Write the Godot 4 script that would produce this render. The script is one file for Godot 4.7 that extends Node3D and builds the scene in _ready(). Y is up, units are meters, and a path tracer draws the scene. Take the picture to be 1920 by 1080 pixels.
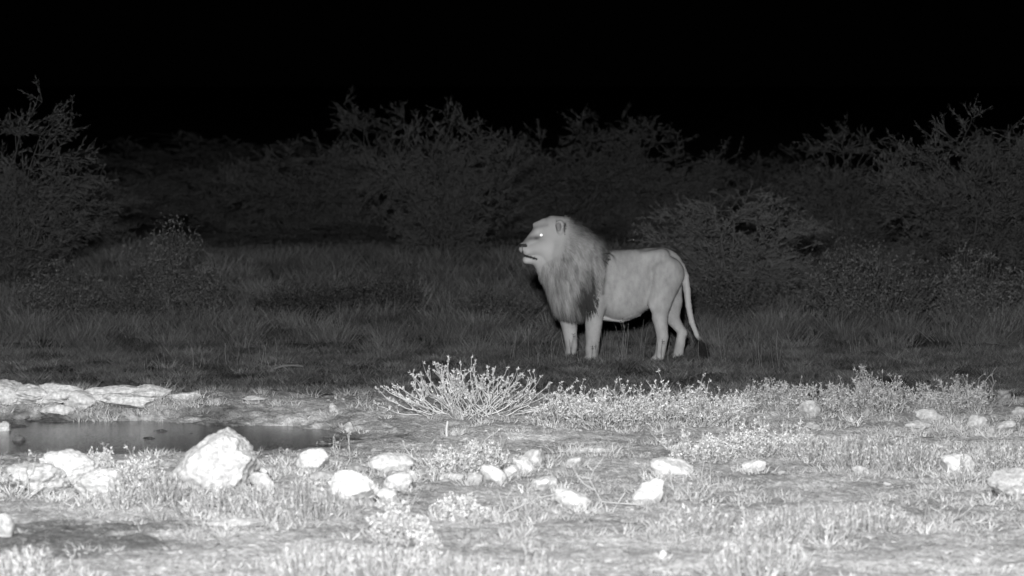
extends Node3D
# A male lion at night beyond a floodlit stony waterhole rim, with a thorn thicket behind.
# x is to the right, y up, the view runs along -z; "distance" below means metres along -z from the camera's foot.

# Where each stone lies: x, distance from the camera's foot, width, height in metres, base colour, what it looks like
const ROCKS = [
	[-4.44, 34.02, 0.39, 0.21, 0.35, "tall white boulder at the left end of the far pool bank"],
	[-4.23, 34.0, 0.48, 0.16, 0.35, "rounded white boulder second from the left on the far pool bank"],
	[-4.0, 34.01, 0.52, 0.17, 0.35, "broad humped white boulder third from the left on the far pool bank"],
	[-3.96, 33.85, 0.34, 0.1, 0.35, "small grey white rock slipped below the far pool bank"],
	[-3.77, 33.95, 0.32, 0.16, 0.35, "pointed white boulder in the middle of the far pool bank"],
	[-3.63, 34.0, 0.41, 0.13, 0.35, "low white boulder right of the pointed one on the far bank"],
	[-3.48, 34.04, 0.56, 0.13, 0.35, "flat domed white boulder at the back of the far pool bank"],
	[-3.36, 33.9, 0.52, 0.12, 0.35, "long low white boulder in front of the flat domed one"],
	[-3.2, 34.02, 0.45, 0.14, 0.35, "peaked white boulder at the right end of the bank row"],
	[-2.88, 34.03, 0.32, 0.08, 0.35, "lone low white rock just right of the boulder row"],
	[-2.58, 33.96, 0.07, 0.04, 0.2, "tiny grey rock on the pool rim right of the lone low rock"],
	[-2.25, 34.03, 0.23, 0.05, 0.28, "flat pale rock on the rim beyond the dark hollow"],
	[-2.06, 33.86, 0.06, 0.04, 0.2, "tiny round rock beside the flat pale rim rock"],
	[-4.3, 32.8, 0.16, 0.18, 0.27, "pale rock at the left shore of the dark pool"],
	[-4.07, 31.96, 0.13, 0.15, 0.06, "dark wet rock standing in the pool"],
	[-3.39, 27.37, 0.51, 0.21, 0.3, "wide pale boulder at the left edge behind dry twigs"],
	[-3.19, 28.01, 0.46, 0.24, 0.33, "humped white boulder behind the two front left boulders"],
	[-2.89, 27.1, 0.36, 0.22, 0.32, "blocky white boulder in front of the humped left one"],
	[-2.12, 27.68, 0.64, 0.44, 0.3, "largest boulder, pale and peaked, in the left foreground"],
	[-1.85, 28.56, 0.12, 0.09, 0.29, "small pale rock tucked right of the largest boulder"],
	[-1.78, 27.58, 0.19, 0.12, 0.28, "pale rock half hidden in grass right of the largest boulder"],
	[-1.67, 28.67, 0.13, 0.07, 0.18, "small grey rock between the largest boulder and the twig patch"],
	[-1.48, 28.71, 0.26, 0.17, 0.33, "rounded white rock left of the bare twig patch"],
	[-1.34, 28.19, 0.28, 0.08, 0.2, "long grey slab leaning below the rounded white rock"],
	[-1.09, 26.7, 0.38, 0.25, 0.34, "craggy white boulder at the right end of the grassy mound"],
	[-0.9, 28.83, 0.35, 0.14, 0.33, "flat topped white rock right of the bare twig patch"],
	[-0.81, 27.58, 0.22, 0.15, 0.33, "upright white rock below the flat topped one"],
	[-0.86, 26.63, 0.16, 0.1, 0.31, "small white rock right of the craggy boulder"],
	[-1.15, 28.71, 0.19, 0.09, 0.16, "grey rock left of the flat topped white rock"],
	[-0.72, 28.08, 0.08, 0.08, 0.28, "little pale stone right of the upright white rock"],
	[-0.44, 28.19, 0.19, 0.05, 0.31, "thin pale slab lying below the middle twiggy shrub"],
	[-0.27, 27.87, 0.13, 0.1, 0.22, "dull grey rock left of the squarish white rock"],
	[-0.13, 27.98, 0.2, 0.15, 0.35, "squarish white rock in the middle foreground"],
	[-0.01, 28.34, 0.14, 0.09, 0.3, "small white rock right of the squarish one"],
	[0.09, 28.67, 0.19, 0.13, 0.33, "tilted white rock in front of a rounder one"],
	[0.16, 29.06, 0.19, 0.14, 0.28, "round rock behind the tilted white one"],
	[0.23, 27.47, 0.21, 0.11, 0.33, "low white rock left of the dead branch"],
	[0.4, 26.38, 0.28, 0.15, 0.35, "notched white rock beneath the dead branch"],
	[0.47, 29.17, 0.15, 0.08, 0.27, "smooth pale rock beneath the long bright slab"],
	[0.6, 30.62, 0.42, 0.07, 0.28, "long bright slab below the central shrub mounds"],
	[1.17, 28.34, 0.33, 0.15, 0.33, "broad white rock with a shaded underside, right of centre"],
	[0.93, 26.7, 0.23, 0.18, 0.34, "bright chunky rock below the broad right one"],
	[1.8, 28.83, 0.2, 0.09, 0.33, "oval white rock on open soil right of centre"],
	[2.55, 33.26, 0.21, 0.14, 0.25, "wedge shaped rock below the right shrub row"],
	[2.49, 32.12, 0.14, 0.06, 0.2, "low grey rock under the wedge shaped one"],
	[2.86, 32.87, 0.06, 0.05, 0.22, "pebble sized grey rock right of the low grey rock"],
	[3.04, 33.21, 0.06, 0.05, 0.24, "pebble sized pale rock under the right shrub row"],
	[3.53, 32.81, 0.28, 0.12, 0.25, "long tilted rock below the tall upright twig"],
	[3.37, 32.21, 0.24, 0.07, 0.24, "flat rock in front of the long tilted one"],
	[3.87, 32.16, 0.22, 0.13, 0.25, "square shouldered rock left of the rounded right edge rock"],
	[4.07, 31.98, 0.19, 0.1, 0.22, "rounded rock near the right edge of the stony patch"],
	[3.9, 31.53, 0.1, 0.08, 0.2, "small round rock between the two right edge rocks"],
	[4.33, 34.19, 0.13, 0.12, 0.24, "upright pale rock right of the tall upright twig"],
	[4.48, 34.19, 0.08, 0.06, 0.24, "little rock cut by the right edge beside a twig"],
	[4.32, 33.12, 0.15, 0.09, 0.24, "pale rock on the right edge below the upright one"],
	[3.28, 28.49, 0.26, 0.16, 0.36, "bright white rock ringed by arching dead stems"],
	[2.58, 28.71, 0.14, 0.06, 0.27, "half buried rock left of the arching dead stems"],
	[3.51, 27.03, 0.38, 0.22, 0.24, "large pitted pale mound rock at the right edge"],
	[0.92, 23.6, 0.06, 0.06, 0.38, "single bright white stone near the bottom centre right"],
	[0.07, 24.87, 0.06, 0.03, 0.3, "small pale stone alone on soil at bottom centre"],
	[2.8, 23.35, 0.07, 0.04, 0.36, "bright stone at the bottom right corner"],
	[-3.25, 24.81, 0.14, 0.16, 0.22, "grey rock cut by the left edge above the corner grass"],
	[1.69, 40.4, 0.11, 0.04, 0.26, "small pale rock on dark ground under the lion"],
	[1.53, 40.33, 0.07, 0.05, 0.24, "tiny pale rock left of the one under the lion"],
	[3.4, 40.05, 0.24, 0.08, 0.17, "low pale rock on dark ground beyond the right shrubs"],
	[-1.8, 25.27, 0.42, 0.06, 0.25, "flat pale slab below the left grassy mound"],
	[-1.53, 33.34, 0.08, 0.07, 0.28, "small pale rock on the far side of the hollow"],
	[-1.37, 32.68, 0.08, 0.07, 0.25, "small pale lump on the hollow's right slope"],
	[-0.48, 31.84, 0.07, 0.04, 0.28, "little round stone beside the upright stub"],
	[-0.89, 24.9, 0.05, 0.03, 0.24, "little stone left of the bottom sprig"],
]
# Dwarf shrubs and tufts: x, distance, width, height, style, description
const SHRUBS = [
	[-0.36, 33.27, 1.35, 0.44, 3, "largest branching shrub with pale bud tips, on the crest before the lion"],
	[0.46, 32.75, 0.43, 0.26, 0, "pale bushy shrub just right of the largest crest shrub"],
	[0.82, 32.44, 0.58, 0.29, 0, "dense pale shrub mound below the lion's front legs"],
	[1.25, 32.52, 0.58, 0.29, 0, "dense pale shrub mound below the lion's belly"],
	[1.62, 32.45, 0.49, 0.26, 0, "pale shrub mound below the lion's hind legs"],
	[1.94, 33.3, 0.26, 0.13, 0, "small loose sprig right of the central shrub mounds"],
	[2.22, 33.71, 0.46, 0.21, 0, "grey leafy shrub at the left of the right hand crest row"],
	[2.63, 33.63, 0.51, 0.23, 0, "grey shrub behind the wedge shaped rock"],
	[3.09, 33.62, 0.65, 0.29, 0, "widest grey shrub of the right hand crest row"],
	[3.58, 33.71, 0.35, 0.18, 0, "low grey shrub right of the widest crest one"],
	[3.9, 33.64, 0.46, 0.23, 0, "bushy grey shrub at the foot of the tall upright twig"],
	[4.14, 33.86, 0.24, 0.31, 2, "tall upright twig with forked top near the right edge"],
	[1.46, 29.77, 0.47, 0.19, 0, "spreading pale shrub above the broad white rock"],
	[1.97, 29.93, 0.57, 0.23, 0, "pale shrub above the oval white rock"],
	[2.33, 29.77, 0.45, 0.2, 1, "spiky pale tuft right of the oval rock's shrub"],
	[2.59, 29.06, 0.48, 0.25, 1, "spiky tuft above the half buried rock"],
	[2.94, 28.98, 0.48, 0.26, 1, "tall spiky tuft left of the ringed white rock"],
	[3.33, 29.77, 0.29, 0.18, 1, "thin spiky tuft behind the ringed white rock"],
	[3.65, 28.9, 0.4, 0.23, 1, "leafy tuft at the right edge above the pitted mound rock"],
	[-0.31, 28.6, 0.51, 0.22, 0, "pale bushy shrub left of the middle bare stems"],
	[-0.09, 28.9, 0.46, 0.34, 2, "fan of bare upright stems right of the middle bushy shrub"],
	[-0.64, 29.21, 0.24, 0.26, 2, "few bare curved stems left of the middle bushy shrub"],
	[-1.27, 29.29, 0.44, 0.22, 2, "low tangle of bare twigs between two white rocks"],
	[-1.72, 29.53, 0.24, 0.12, 2, "thin bare twigs right of the largest boulder"],
	[-2.7, 27.87, 0.25, 0.22, 0, "budded sprigs left of the largest boulder"],
	[-2.42, 26.76, 0.4, 0.24, 1, "dense tuft against the left foot of the largest boulder"],
	[-3.09, 29.21, 0.14, 0.12, 0, "tiny budded sprig behind the blocky left boulder"],
	[-2.69, 26.63, 0.37, 0.17, 1, "low tuft right of the blocky left boulder"],
	[-2.01, 26.12, 0.47, 0.2, 1, "matted tuft at the front of the largest boulder"],
	[-1.63, 25.87, 0.46, 0.26, 1, "spiky tuft right below the largest boulder"],
	[-1.34, 25.75, 0.42, 0.3, 1, "fan shaped grassy tuft left of the craggy boulder"],
	[-3.45, 27.03, 0.41, 0.33, 2, "dry arching twigs over the wide left boulder"],
	[-2.85, 22.69, 0.41, 0.21, 1, "thick grass tuft in the bottom left corner"],
	[-2.63, 23.05, 0.25, 0.16, 2, "bare stick sprig right of the corner grass tuft"],
	[-0.75, 24.76, 0.29, 0.2, 0, "sprawling budded sprig at bottom left of centre"],
	[-0.52, 23.58, 0.14, 0.21, 0, "upright budded sprig above the bottom edge tufts"],
	[-1.15, 22.55, 0.53, 0.26, 1, "leftmost spiky tuft along the bottom edge middle"],
	[-0.74, 22.46, 0.49, 0.25, 1, "second spiky tuft along the bottom edge middle"],
	[-0.31, 22.36, 0.49, 0.22, 1, "third spiky tuft along the bottom edge middle"],
	[0.12, 22.32, 0.43, 0.2, 1, "fourth spiky tuft along the bottom edge middle"],
	[0.42, 22.41, 0.28, 0.17, 2, "forked bare stems at the bottom edge, right of the spiky tufts"],
	[1.43, 22.55, 0.59, 0.3, 1, "largest grass tuft at the bottom edge, right of centre"],
	[1.66, 24.64, 0.44, 0.24, 1, "wiry tuft above the largest bottom grass tuft"],
	[1.98, 24.7, 0.44, 0.23, 1, "wiry tuft left of the arching stem tangle"],
	[2.35, 25.21, 0.45, 0.22, 1, "budded wiry tuft beside the arching stem tangle"],
	[1.19, 25.16, 0.41, 0.19, 1, "sparse tuft below the bright chunky rock"],
	[1.26, 26.9, 0.35, 0.3, 2, "pale broken sprig right of the bright chunky rock"],
	[0.94, 24.93, 0.41, 0.14, 2, "thin standing stalks below the bright chunky rock"],
	[2.8, 25.45, 0.52, 0.21, 2, "tangle of arching dead stems at lower right"],
	[3.19, 27.87, 0.5, 0.25, 2, "ring of arching dead stems around the bright right rock"],
	[0.09, 25.63, 0.35, 0.23, 2, "broken dry stems left of the notched white rock"],
	[-0.35, 25.78, 0.28, 0.16, 0, "small budded sprig on open soil below the squarish rock"],
	[2.54, 22.81, 0.08, 0.19, 2, "lone pale stalk at the bottom edge far right"],
	[1.97, 33.49, 0.28, 0.16, 2, "dark thin twigs behind the small loose sprig"],
	[-1.26, 22.93, 0.13, 0.13, 2, "thin bent stems at the left of the bottom tufts"],
]
# Thorn bushes: x, distance, width, height, base colour, crown variant, description
const BUSHES = [
	[-6.81, 53, 2.17, 2.67, 0.1, 0, "tall feathery thorn bush cut by the left edge"],
	[-6.93, 60, 1.97, 1.55, 0.11, 1, "thorn bush leaning right below the tall left one"],
	[-7.03, 72, 1.87, 1.25, 0.095, 2, "dim thorn bush right of the left edge bushes"],
	[-7.23, 92, 4.15, 1.59, 0.105, 3, "barely visible far thorn bush left of centre"],
	[-5.31, 72, 2.16, 1.35, 0.11, 1, "dark thorn bush in the left middle of the thicket"],
	[-3.61, 66, 2.16, 1.84, 0.095, 2, "thorn bush left of the tallest thicket crown"],
	[-2.34, 66, 2.34, 2.40, 0.1, 0, "thorn bush with ragged crown left of the highest crown"],
	[-1.07, 60, 1.80, 2.63, 0.105, 3, "highest crowned thorn bush left of the lion's head"],
	[-0.09, 66, 1.98, 1.93, 0.11, 1, "thorn bush right behind the lion's head"],
	[1.04, 66, 2.52, 2.34, 0.095, 2, "wide domed thorn bush above the lion's mane"],
	[2.16, 66, 2.16, 2.16, 0.1, 0, "thorn bush above the lion's back"],
	[2.93, 66, 1.71, 1.62, 0.105, 3, "sloping thorn bush above the lion's rump"],
	[2.83, 50, 1.84, 1.82, 0.15, 1, "palest sprawling thorn bush right of the lion"],
	[4.87, 72, 2.16, 1.60, 0.095, 2, "thorn bush behind the palest sprawling one"],
	[5.12, 60, 1.97, 2.08, 0.1, 0, "spiky topped thorn bush between lion and right edge"],
	[7.28, 72, 2.16, 1.25, 0.105, 3, "low dim thorn bush left of the right edge tree"],
	[6.30, 53, 2.24, 2.70, 0.095, 2, "tall feathery thorn tree at the right edge"],
	[7.99, 60, 2.13, 2.61, 0.11, 1, "thorn tree cut by the right edge behind the tall one"],
	[-2.75, 63, 2.58, 0.60, 0.105, 3, "low dark thorn bush at the foot of the thicket, left of centre"],
	[1.12, 63, 2.75, 0.43, 0.1, 0, "low dark thorn bush directly behind the lion"],
	[4.65, 63, 2.24, 0.43, 0.11, 1, "low dark thorn bush behind the lion's tail"],
	[-8.00, 63, 2.24, 0.43, 0.095, 2, "low thorn bush under the left edge bushes"],
	[7.14, 63, 2.41, 0.86, 0.105, 3, "low thorn bush under the right edge tree"],
	[-4.13, 63, 2.24, 0.35, 0.095, 2, "low dark thorn bush right of the small pale left shrub"],
	[-0.69, 63, 2.58, 0.35, 0.11, 1, "low dark thorn bush left of the lion's head"],
]
# Leafy shrubs in the dark grass: x, distance, width, height, base colour, description
const LEAFY = [
	[-4.49, 50.81, 1.18, 1.25, 0.12, "small pale leafy shrub standing before the left thicket"],
	[-3.89, 48.57, 0.93, 0.86, 0.11, "leafy shrub right beside the small pale left one"],
	[-5.59, 48.04, 1.25, 0.79, 0.11, "rounded leafy shrub at the left in the dark grass"],
	[-4.7, 47.68, 0.98, 0.52, 0.08, "low leafy shrub between the two left shrubs"],
	[4.47, 48.04, 1.78, 1.12, 0.12, "broad leafy shrub in the grass right of the lion"],
	[4.27, 49.46, 0.81, 1.22, 0.09, "narrow tall leafy shrub left of the broad right one"],
	[5.78, 48.57, 1.33, 0.93, 0.14, "leafy shrub near the right edge with pale leaf clusters"],
	[6.43, 49.46, 0.81, 0.74, 0.14, "leafy shrub cut by the right edge in the grass"],
	[5.36, 49.28, 0.3, 0.34, 0.2, "small pale leafy sprig between the two right shrubs"],
	[2.66, 48.57, 1.13, 0.6, 0.08, "low leafy shrub just right of the lion's tail"],
	[-1.76, 49.46, 1.42, 0.68, 0.07, "low leafy shrub left of the lion in dark grass"],
	[-0.2, 47.5, 1.04, 0.52, 0.08, "low leafy shrub in front of the lion's chest"],
	[-2.66, 48.57, 1.2, 0.53, 0.06, "dim leafy shrub in the left middle grass"],
]
# Dry grass stalks: x, distance, width, height, count, description
const STALKS = [
	[0.48, 41.42, 0.28, 0.51, 5, "dry grass stalks at the lion's far front foot"],
	[0.71, 41.27, 0.23, 0.4, 4, "dry grass stalks between the lion's front legs"],
	[1.08, 41.42, 0.34, 0.45, 14, "dry grass stalks under the lion's belly front"],
	[1.31, 41.56, 0.34, 0.51, 16, "dry grass stalks under the lion's belly rear"],
	[1.56, 41.42, 0.23, 0.4, 5, "dry grass stalks at the lion's near hind foot"],
	[0.09, 42.02, 0.29, 0.46, 6, "dry grass stalks left of the lion's feet"],
	[2.16, 41.56, 0.28, 0.63, 8, "tall dry stalks right of the lion's tail tuft"],
	[2.68, 40.83, 0.34, 0.45, 9, "dry stalks on dark ground right of the lion"],
	[-3.71, 40.4, 0.22, 0.35, 7, "pale dry stalks on dark ground at left"],
	[-3.34, 40.68, 0.22, 0.31, 4, "thin dry stalks right of the pale left stalks"],
	[-2.96, 40.83, 0.28, 0.31, 5, "thin dry stalks left of the pale fallen branch"],
	[-2.58, 40.97, 0.22, 0.34, 5, "thin dry stalks at the pale fallen branch"],
	[0.28, 40.97, 0.22, 0.34, 5, "sparse dry stalks before the lion's front feet"],
	[3.77, 42.96, 0.29, 0.35, 8, "dry stalks in the right middle grass"],
]

var rng := RandomNumberGenerator.new()
var bump := FastNoiseLite.new()
var patch := FastNoiseLite.new()
var used := {}

# ---------------------------------------------------------------- helpers

class Shape:
	var v := PackedVector3Array()
	var n := PackedVector3Array()
	var c := PackedColorArray()
	var i := PackedInt32Array()
	func point(p: Vector3, nn: Vector3, col: Color) -> int:
		v.append(p); n.append(nn); c.append(col)
		return v.size() - 1
	func tri(a: int, b: int, d: int) -> void:
		i.append(a); i.append(b); i.append(d)
	func mesh() -> ArrayMesh:
		# wind every face so that its front (clockwise) agrees with its normals
		for t in range(0, i.size(), 3):
			var p := i[t]
			var q := i[t + 1]
			var s := i[t + 2]
			if (v[s] - v[p]).cross(v[q] - v[p]).dot(n[p] + n[q] + n[s]) < 0.0:
				i[t + 1] = s
				i[t + 2] = q
		var a := []
		a.resize(Mesh.ARRAY_MAX)
		a[Mesh.ARRAY_VERTEX] = v
		a[Mesh.ARRAY_NORMAL] = n
		a[Mesh.ARRAY_COLOR] = c
		a[Mesh.ARRAY_INDEX] = i
		var m := ArrayMesh.new()
		m.add_surface_from_arrays(Mesh.PRIMITIVE_TRIANGLES, a)
		return m
	# a bent tapered rod
	func rod(pts: PackedVector3Array, r0: float, r1: float, sides: int, col: Color) -> void:
		var first := v.size()
		var count := pts.size()
		for k in count:
			var t := float(k) / (count - 1)
			var along: Vector3 = (pts[mini(k + 1, count - 1)] - pts[maxi(k - 1, 0)]).normalized()
			var side := along.cross(Vector3(0.31, 0.17, 0.93)).normalized()
			var other := along.cross(side)
			var r := lerpf(r0, r1, t)
			for s in sides:
				var a := TAU * s / sides
				var dir := side * cos(a) + other * sin(a)
				v.append(pts[k] + dir * r); n.append(dir); c.append(col)
		for k in count - 1:
			for s in sides:
				var a := first + k * sides + s
				var b := first + k * sides + (s + 1) % sides
				i.append(a); i.append(b); i.append(a + sides)
				i.append(b); i.append(b + sides); i.append(a + sides)
	# a small pointed leaf, folded along its midrib
	func leaf(at: Vector3, dir: Vector3, side: Vector3, size: float, wide: float, col: Color) -> void:
		var up := dir.cross(side).normalized()
		var k := v.size()
		var mid := at + dir * size * 0.5
		v.append(at); n.append(up); c.append(col)
		v.append(mid + side * wide + up * wide * 0.4); n.append((up - side * 0.4).normalized()); c.append(col)
		v.append(at + dir * size); n.append(up); c.append(col)
		v.append(mid - side * wide + up * wide * 0.4); n.append((up + side * 0.4).normalized()); c.append(col)
		i.append(k); i.append(k + 1); i.append(k + 2)
		i.append(k); i.append(k + 2); i.append(k + 3)
	# a narrow bent blade of grass or hair
	func blade(pts: PackedVector3Array, side: Vector3, wide: float, normal: Vector3, col: Color) -> void:
		var first := v.size()
		var count := pts.size()
		for k in count - 1:
			var w := wide * (1.0 - 0.75 * float(k) / (count - 1))
			v.append(pts[k] - side * w); n.append(normal); c.append(col)
			v.append(pts[k] + side * w); n.append(normal); c.append(col)
		v.append(pts[count - 1]); n.append(normal); c.append(col)
		for k in count - 2:
			var a := first + 2 * k
			i.append(a); i.append(a + 1); i.append(a + 2)
			i.append(a + 1); i.append(a + 3); i.append(a + 2)
		var e := first + 2 * (count - 2)
		i.append(e); i.append(e + 1); i.append(e + 2)

func grey(g: float) -> Color:
	return Color(g, g, g)

func numbered(called: String) -> String:
	var k: int = used.get(called, 0)
	used[called] = k + 1
	return called if k == 0 else "%s_%03d" % [called, k]

func part(called: String, m: Mesh, material: Material, parent: Node3D) -> MeshInstance3D:
	var o := MeshInstance3D.new()
	o.name = called
	o.mesh = m
	o.material_override = material
	parent.add_child(o, true)
	return o

func thing(called: String, label: String, category: String, at: Vector3, group := "") -> Node3D:
	var o := Node3D.new()
	o.name = numbered(called)
	add_child(o)
	o.position = at
	o.set_meta("label", label)
	o.set_meta("category", category)
	if group != "":
		o.set_meta("group", group)
	return o

func single(called: String, m: Mesh, material: Material, label: String, category: String, at: Vector3, group := "") -> MeshInstance3D:
	var o := MeshInstance3D.new()
	o.name = numbered(called)
	o.mesh = m
	o.material_override = material
	add_child(o)
	o.position = at
	o.set_meta("label", label)
	o.set_meta("category", category)
	if group != "":
		o.set_meta("group", group)
	return o

func painted(rough: float) -> StandardMaterial3D:      # takes its base colour from the vertices
	var m := StandardMaterial3D.new()
	m.vertex_color_use_as_albedo = true
	m.roughness = rough
	m.metallic_specular = 0.25
	m.cull_mode = BaseMaterial3D.CULL_DISABLED
	return m

func noise_texture(seed_: int, freq: float, octaves: int, low: float, high: float, size := 1024) -> NoiseTexture2D:
	var f := FastNoiseLite.new()
	f.seed = seed_
	f.noise_type = FastNoiseLite.TYPE_SIMPLEX_SMOOTH
	f.frequency = freq
	f.fractal_octaves = octaves
	f.fractal_gain = 0.62
	var t := NoiseTexture2D.new()
	t.width = size
	t.height = size
	t.seamless = true
	t.noise = f
	var g := Gradient.new()
	g.set_color(0, grey(low)); g.set_color(1, grey(high))
	t.color_ramp = g
	return t

func bumps_texture(seed_: int, freq: float, octaves: int, strength: float, size := 1024) -> NoiseTexture2D:
	var t := noise_texture(seed_, freq, octaves, 0, 1, size)
	t.color_ramp = null
	t.as_normal_map = true
	t.bump_strength = strength
	return t

# ---------------------------------------------------------------- the lie of the land

func lie(x: float, d: float) -> float:
	var side := 1.0 - 0.45 * smoothstep(1.2, 3.5, x)
	var h := 0.10 * side * exp(-pow((d - 34.4) / 1.2, 2.0))
	h -= 0.16 * smoothstep(34.9, 36.9, d)
	h += 0.2 * smoothstep(46.0, 62.0, d)
	var e := pow((x + 4.3) / 3.5, 2.0) + pow((d - 32.2) / 2.1, 2.0)
	h -= (0.17 + 0.16 * bump.get_noise_2d(x * 0.8 + 60.0, d * 1.9)) * (1.0 - smoothstep(0.45, 1.0, e))
	e = pow((x + 0.5) / 2.5, 2.0) + pow((d - 31.0) / 0.9, 2.0)
	h -= 0.04 * (1.0 - smoothstep(0.2, 1.0, e))
	return h

func ground_at(x: float, d: float) -> float:
	var h := lie(x, d)
	h += 0.03 * bump.get_noise_2d(x * 0.9, d * 0.9)
	h += 0.05 * bump.get_noise_2d(x * 1.6 + 20.0, d * 0.8) * exp(-pow((d - 34.6) / 0.8, 2.0))
	if d < 48.0 and absf(x) < 9.0:
		h += 0.020 * bump.get_noise_2d(x * 4.0 + 50.0, d * 4.0)
		h += 0.011 * bump.get_noise_2d(x * 13.0, d * 13.0 + 90.0)
	return h

func on(x: float, d: float, sink := 0.0) -> Vector3:
	return Vector3(x, ground_at(x, d) - sink, -d)

# how damp and muddy the soil is, 0 dry to 1 wet: ragged patches round the pool and at the lower left, the hollow's shade painted in too
func damp_shade(x: float, d: float) -> float:
	var n := patch.get_noise_2d(x * 1.1, d * 1.6) * 0.9 + patch.get_noise_2d(x * 5.0, d * 9.0) * 0.6
	var e := pow((x + 4.3) / 3.7, 2.0) + pow((d - 32.1) / 2.1, 2.0)
	var pool := 1.0 - e + n * 0.5
	var corner := 0.9 - pow((x + 2.9) / 1.0, 2.0) - pow((d - 24.6) / 1.1, 2.0) + n * 1.0
	return clampf(maxf(pool * 1.8, minf(corner * 1.4, 0.72)), 0.0, 1.0)

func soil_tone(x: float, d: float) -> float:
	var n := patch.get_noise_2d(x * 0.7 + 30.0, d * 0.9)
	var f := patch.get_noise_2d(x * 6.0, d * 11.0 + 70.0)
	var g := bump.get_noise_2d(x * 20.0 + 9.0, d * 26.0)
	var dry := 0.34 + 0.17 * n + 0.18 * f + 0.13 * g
	var tone := lerpf(dry, 0.08 + 0.06 * f + 0.05 * g, damp_shade(x, d))
	var unlit_tone := smoothstep(-0.12, 0.12, d - 35.1 + 0.9 * n + 0.6 * f)       # ragged edge where the unlit ground beyond the rim is painted darker
	return maxf(0.03, lerpf(tone, 0.11 + 0.05 * f + 0.04 * g, unlit_tone))

func lines_of(stops: Array) -> PackedFloat32Array:   # [[from, step], ..., [end, 0]]
	var out := PackedFloat32Array()
	for k in stops.size() - 1:
		var a: float = stops[k][0]
		var b: float = stops[k + 1][0]
		var steps := int(round((b - a) / float(stops[k][1])))
		for s in steps:
			out.append(a + (b - a) * s / steps)
	out.append(stops[stops.size() - 1][0])
	return out

func make_ground() -> void:
	var xs := lines_of([[-400.0, 56.0], [-64.0, 8.0], [-16.0, 1.0], [-7.0, 0.045], [7.0, 1.0], [16.0, 8.0], [64.0, 56.0], [400.0, 0.0]])
	var ds := lines_of([[-40.0, 10.0], [10.0, 2.0], [20.0, 0.5], [22.0, 0.045], [37.0, 0.1], [46.0, 0.4], [70.0, 5.0], [120.0, 40.0], [600.0, 0.0]])
	var m := Shape.new()
	for d in ds:
		for x in xs:
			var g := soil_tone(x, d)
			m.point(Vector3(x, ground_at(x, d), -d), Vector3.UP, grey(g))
	var w := xs.size()
	for r in ds.size() - 1:
		for q in w - 1:
			var a := r * w + q
			m.tri(a, a + w, a + 1)
			m.tri(a + 1, a + w, a + w + 1)
	for r in ds.size():
		for q in w:
			var a := m.v[r * w + maxi(q - 1, 0)]
			var b := m.v[r * w + mini(q + 1, w - 1)]
			var e := m.v[maxi(r - 1, 0) * w + q]
			var f := m.v[mini(r + 1, ds.size() - 1) * w + q]
			m.n[r * w + q] = (b - a).cross(f - e).normalized()
	var mat := painted(0.95)
	mat.albedo_texture = noise_texture(5, 0.02, 6, 0.55, 1.0)
	mat.uv1_triplanar = true
	mat.uv1_world_triplanar = true
	mat.uv1_scale = Vector3(0.9, 0.9, 0.9)
	mat.normal_enabled = true
	mat.normal_texture = bumps_texture(8, 0.03, 5, 9.0)
	mat.normal_scale = 1.2
	var o := MeshInstance3D.new()
	o.name = "ground"
	o.mesh = m.mesh()
	o.material_override = mat
	o.set_meta("kind", "structure")
	add_child(o)

func make_water() -> void:
	var m := Shape.new()
	var k0 := m.point(Vector3(0, 0, 0), Vector3.UP, grey(1))
	for k in 48:
		var a := TAU * k / 48
		m.point(Vector3(cos(a) * 3.42, 0, sin(a) * 2.0), Vector3.UP, grey(1))
	for k in 48:
		m.tri(k0, 1 + (k + 1) % 48, 1 + k)
	var mat := StandardMaterial3D.new()
	mat.albedo_color = grey(0.10)
	mat.roughness = 0.10
	mat.normal_enabled = true
	mat.normal_texture = bumps_texture(21, 0.02, 4, 3.0, 512)
	mat.normal_scale = 0.5
	mat.uv1_triplanar = true
	mat.uv1_world_triplanar = true
	mat.uv1_scale = Vector3(0.8, 0.8, 2.2)
	var o := MeshInstance3D.new()
	o.name = "pool_water"
	o.mesh = m.mesh()
	o.material_override = mat
	o.position = Vector3(-4.3, -0.065, -32.2)
	o.set_meta("kind", "structure")
	add_child(o)

# ---------------------------------------------------------------- stones

var ico_v := []
var ico_f := []

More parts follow.
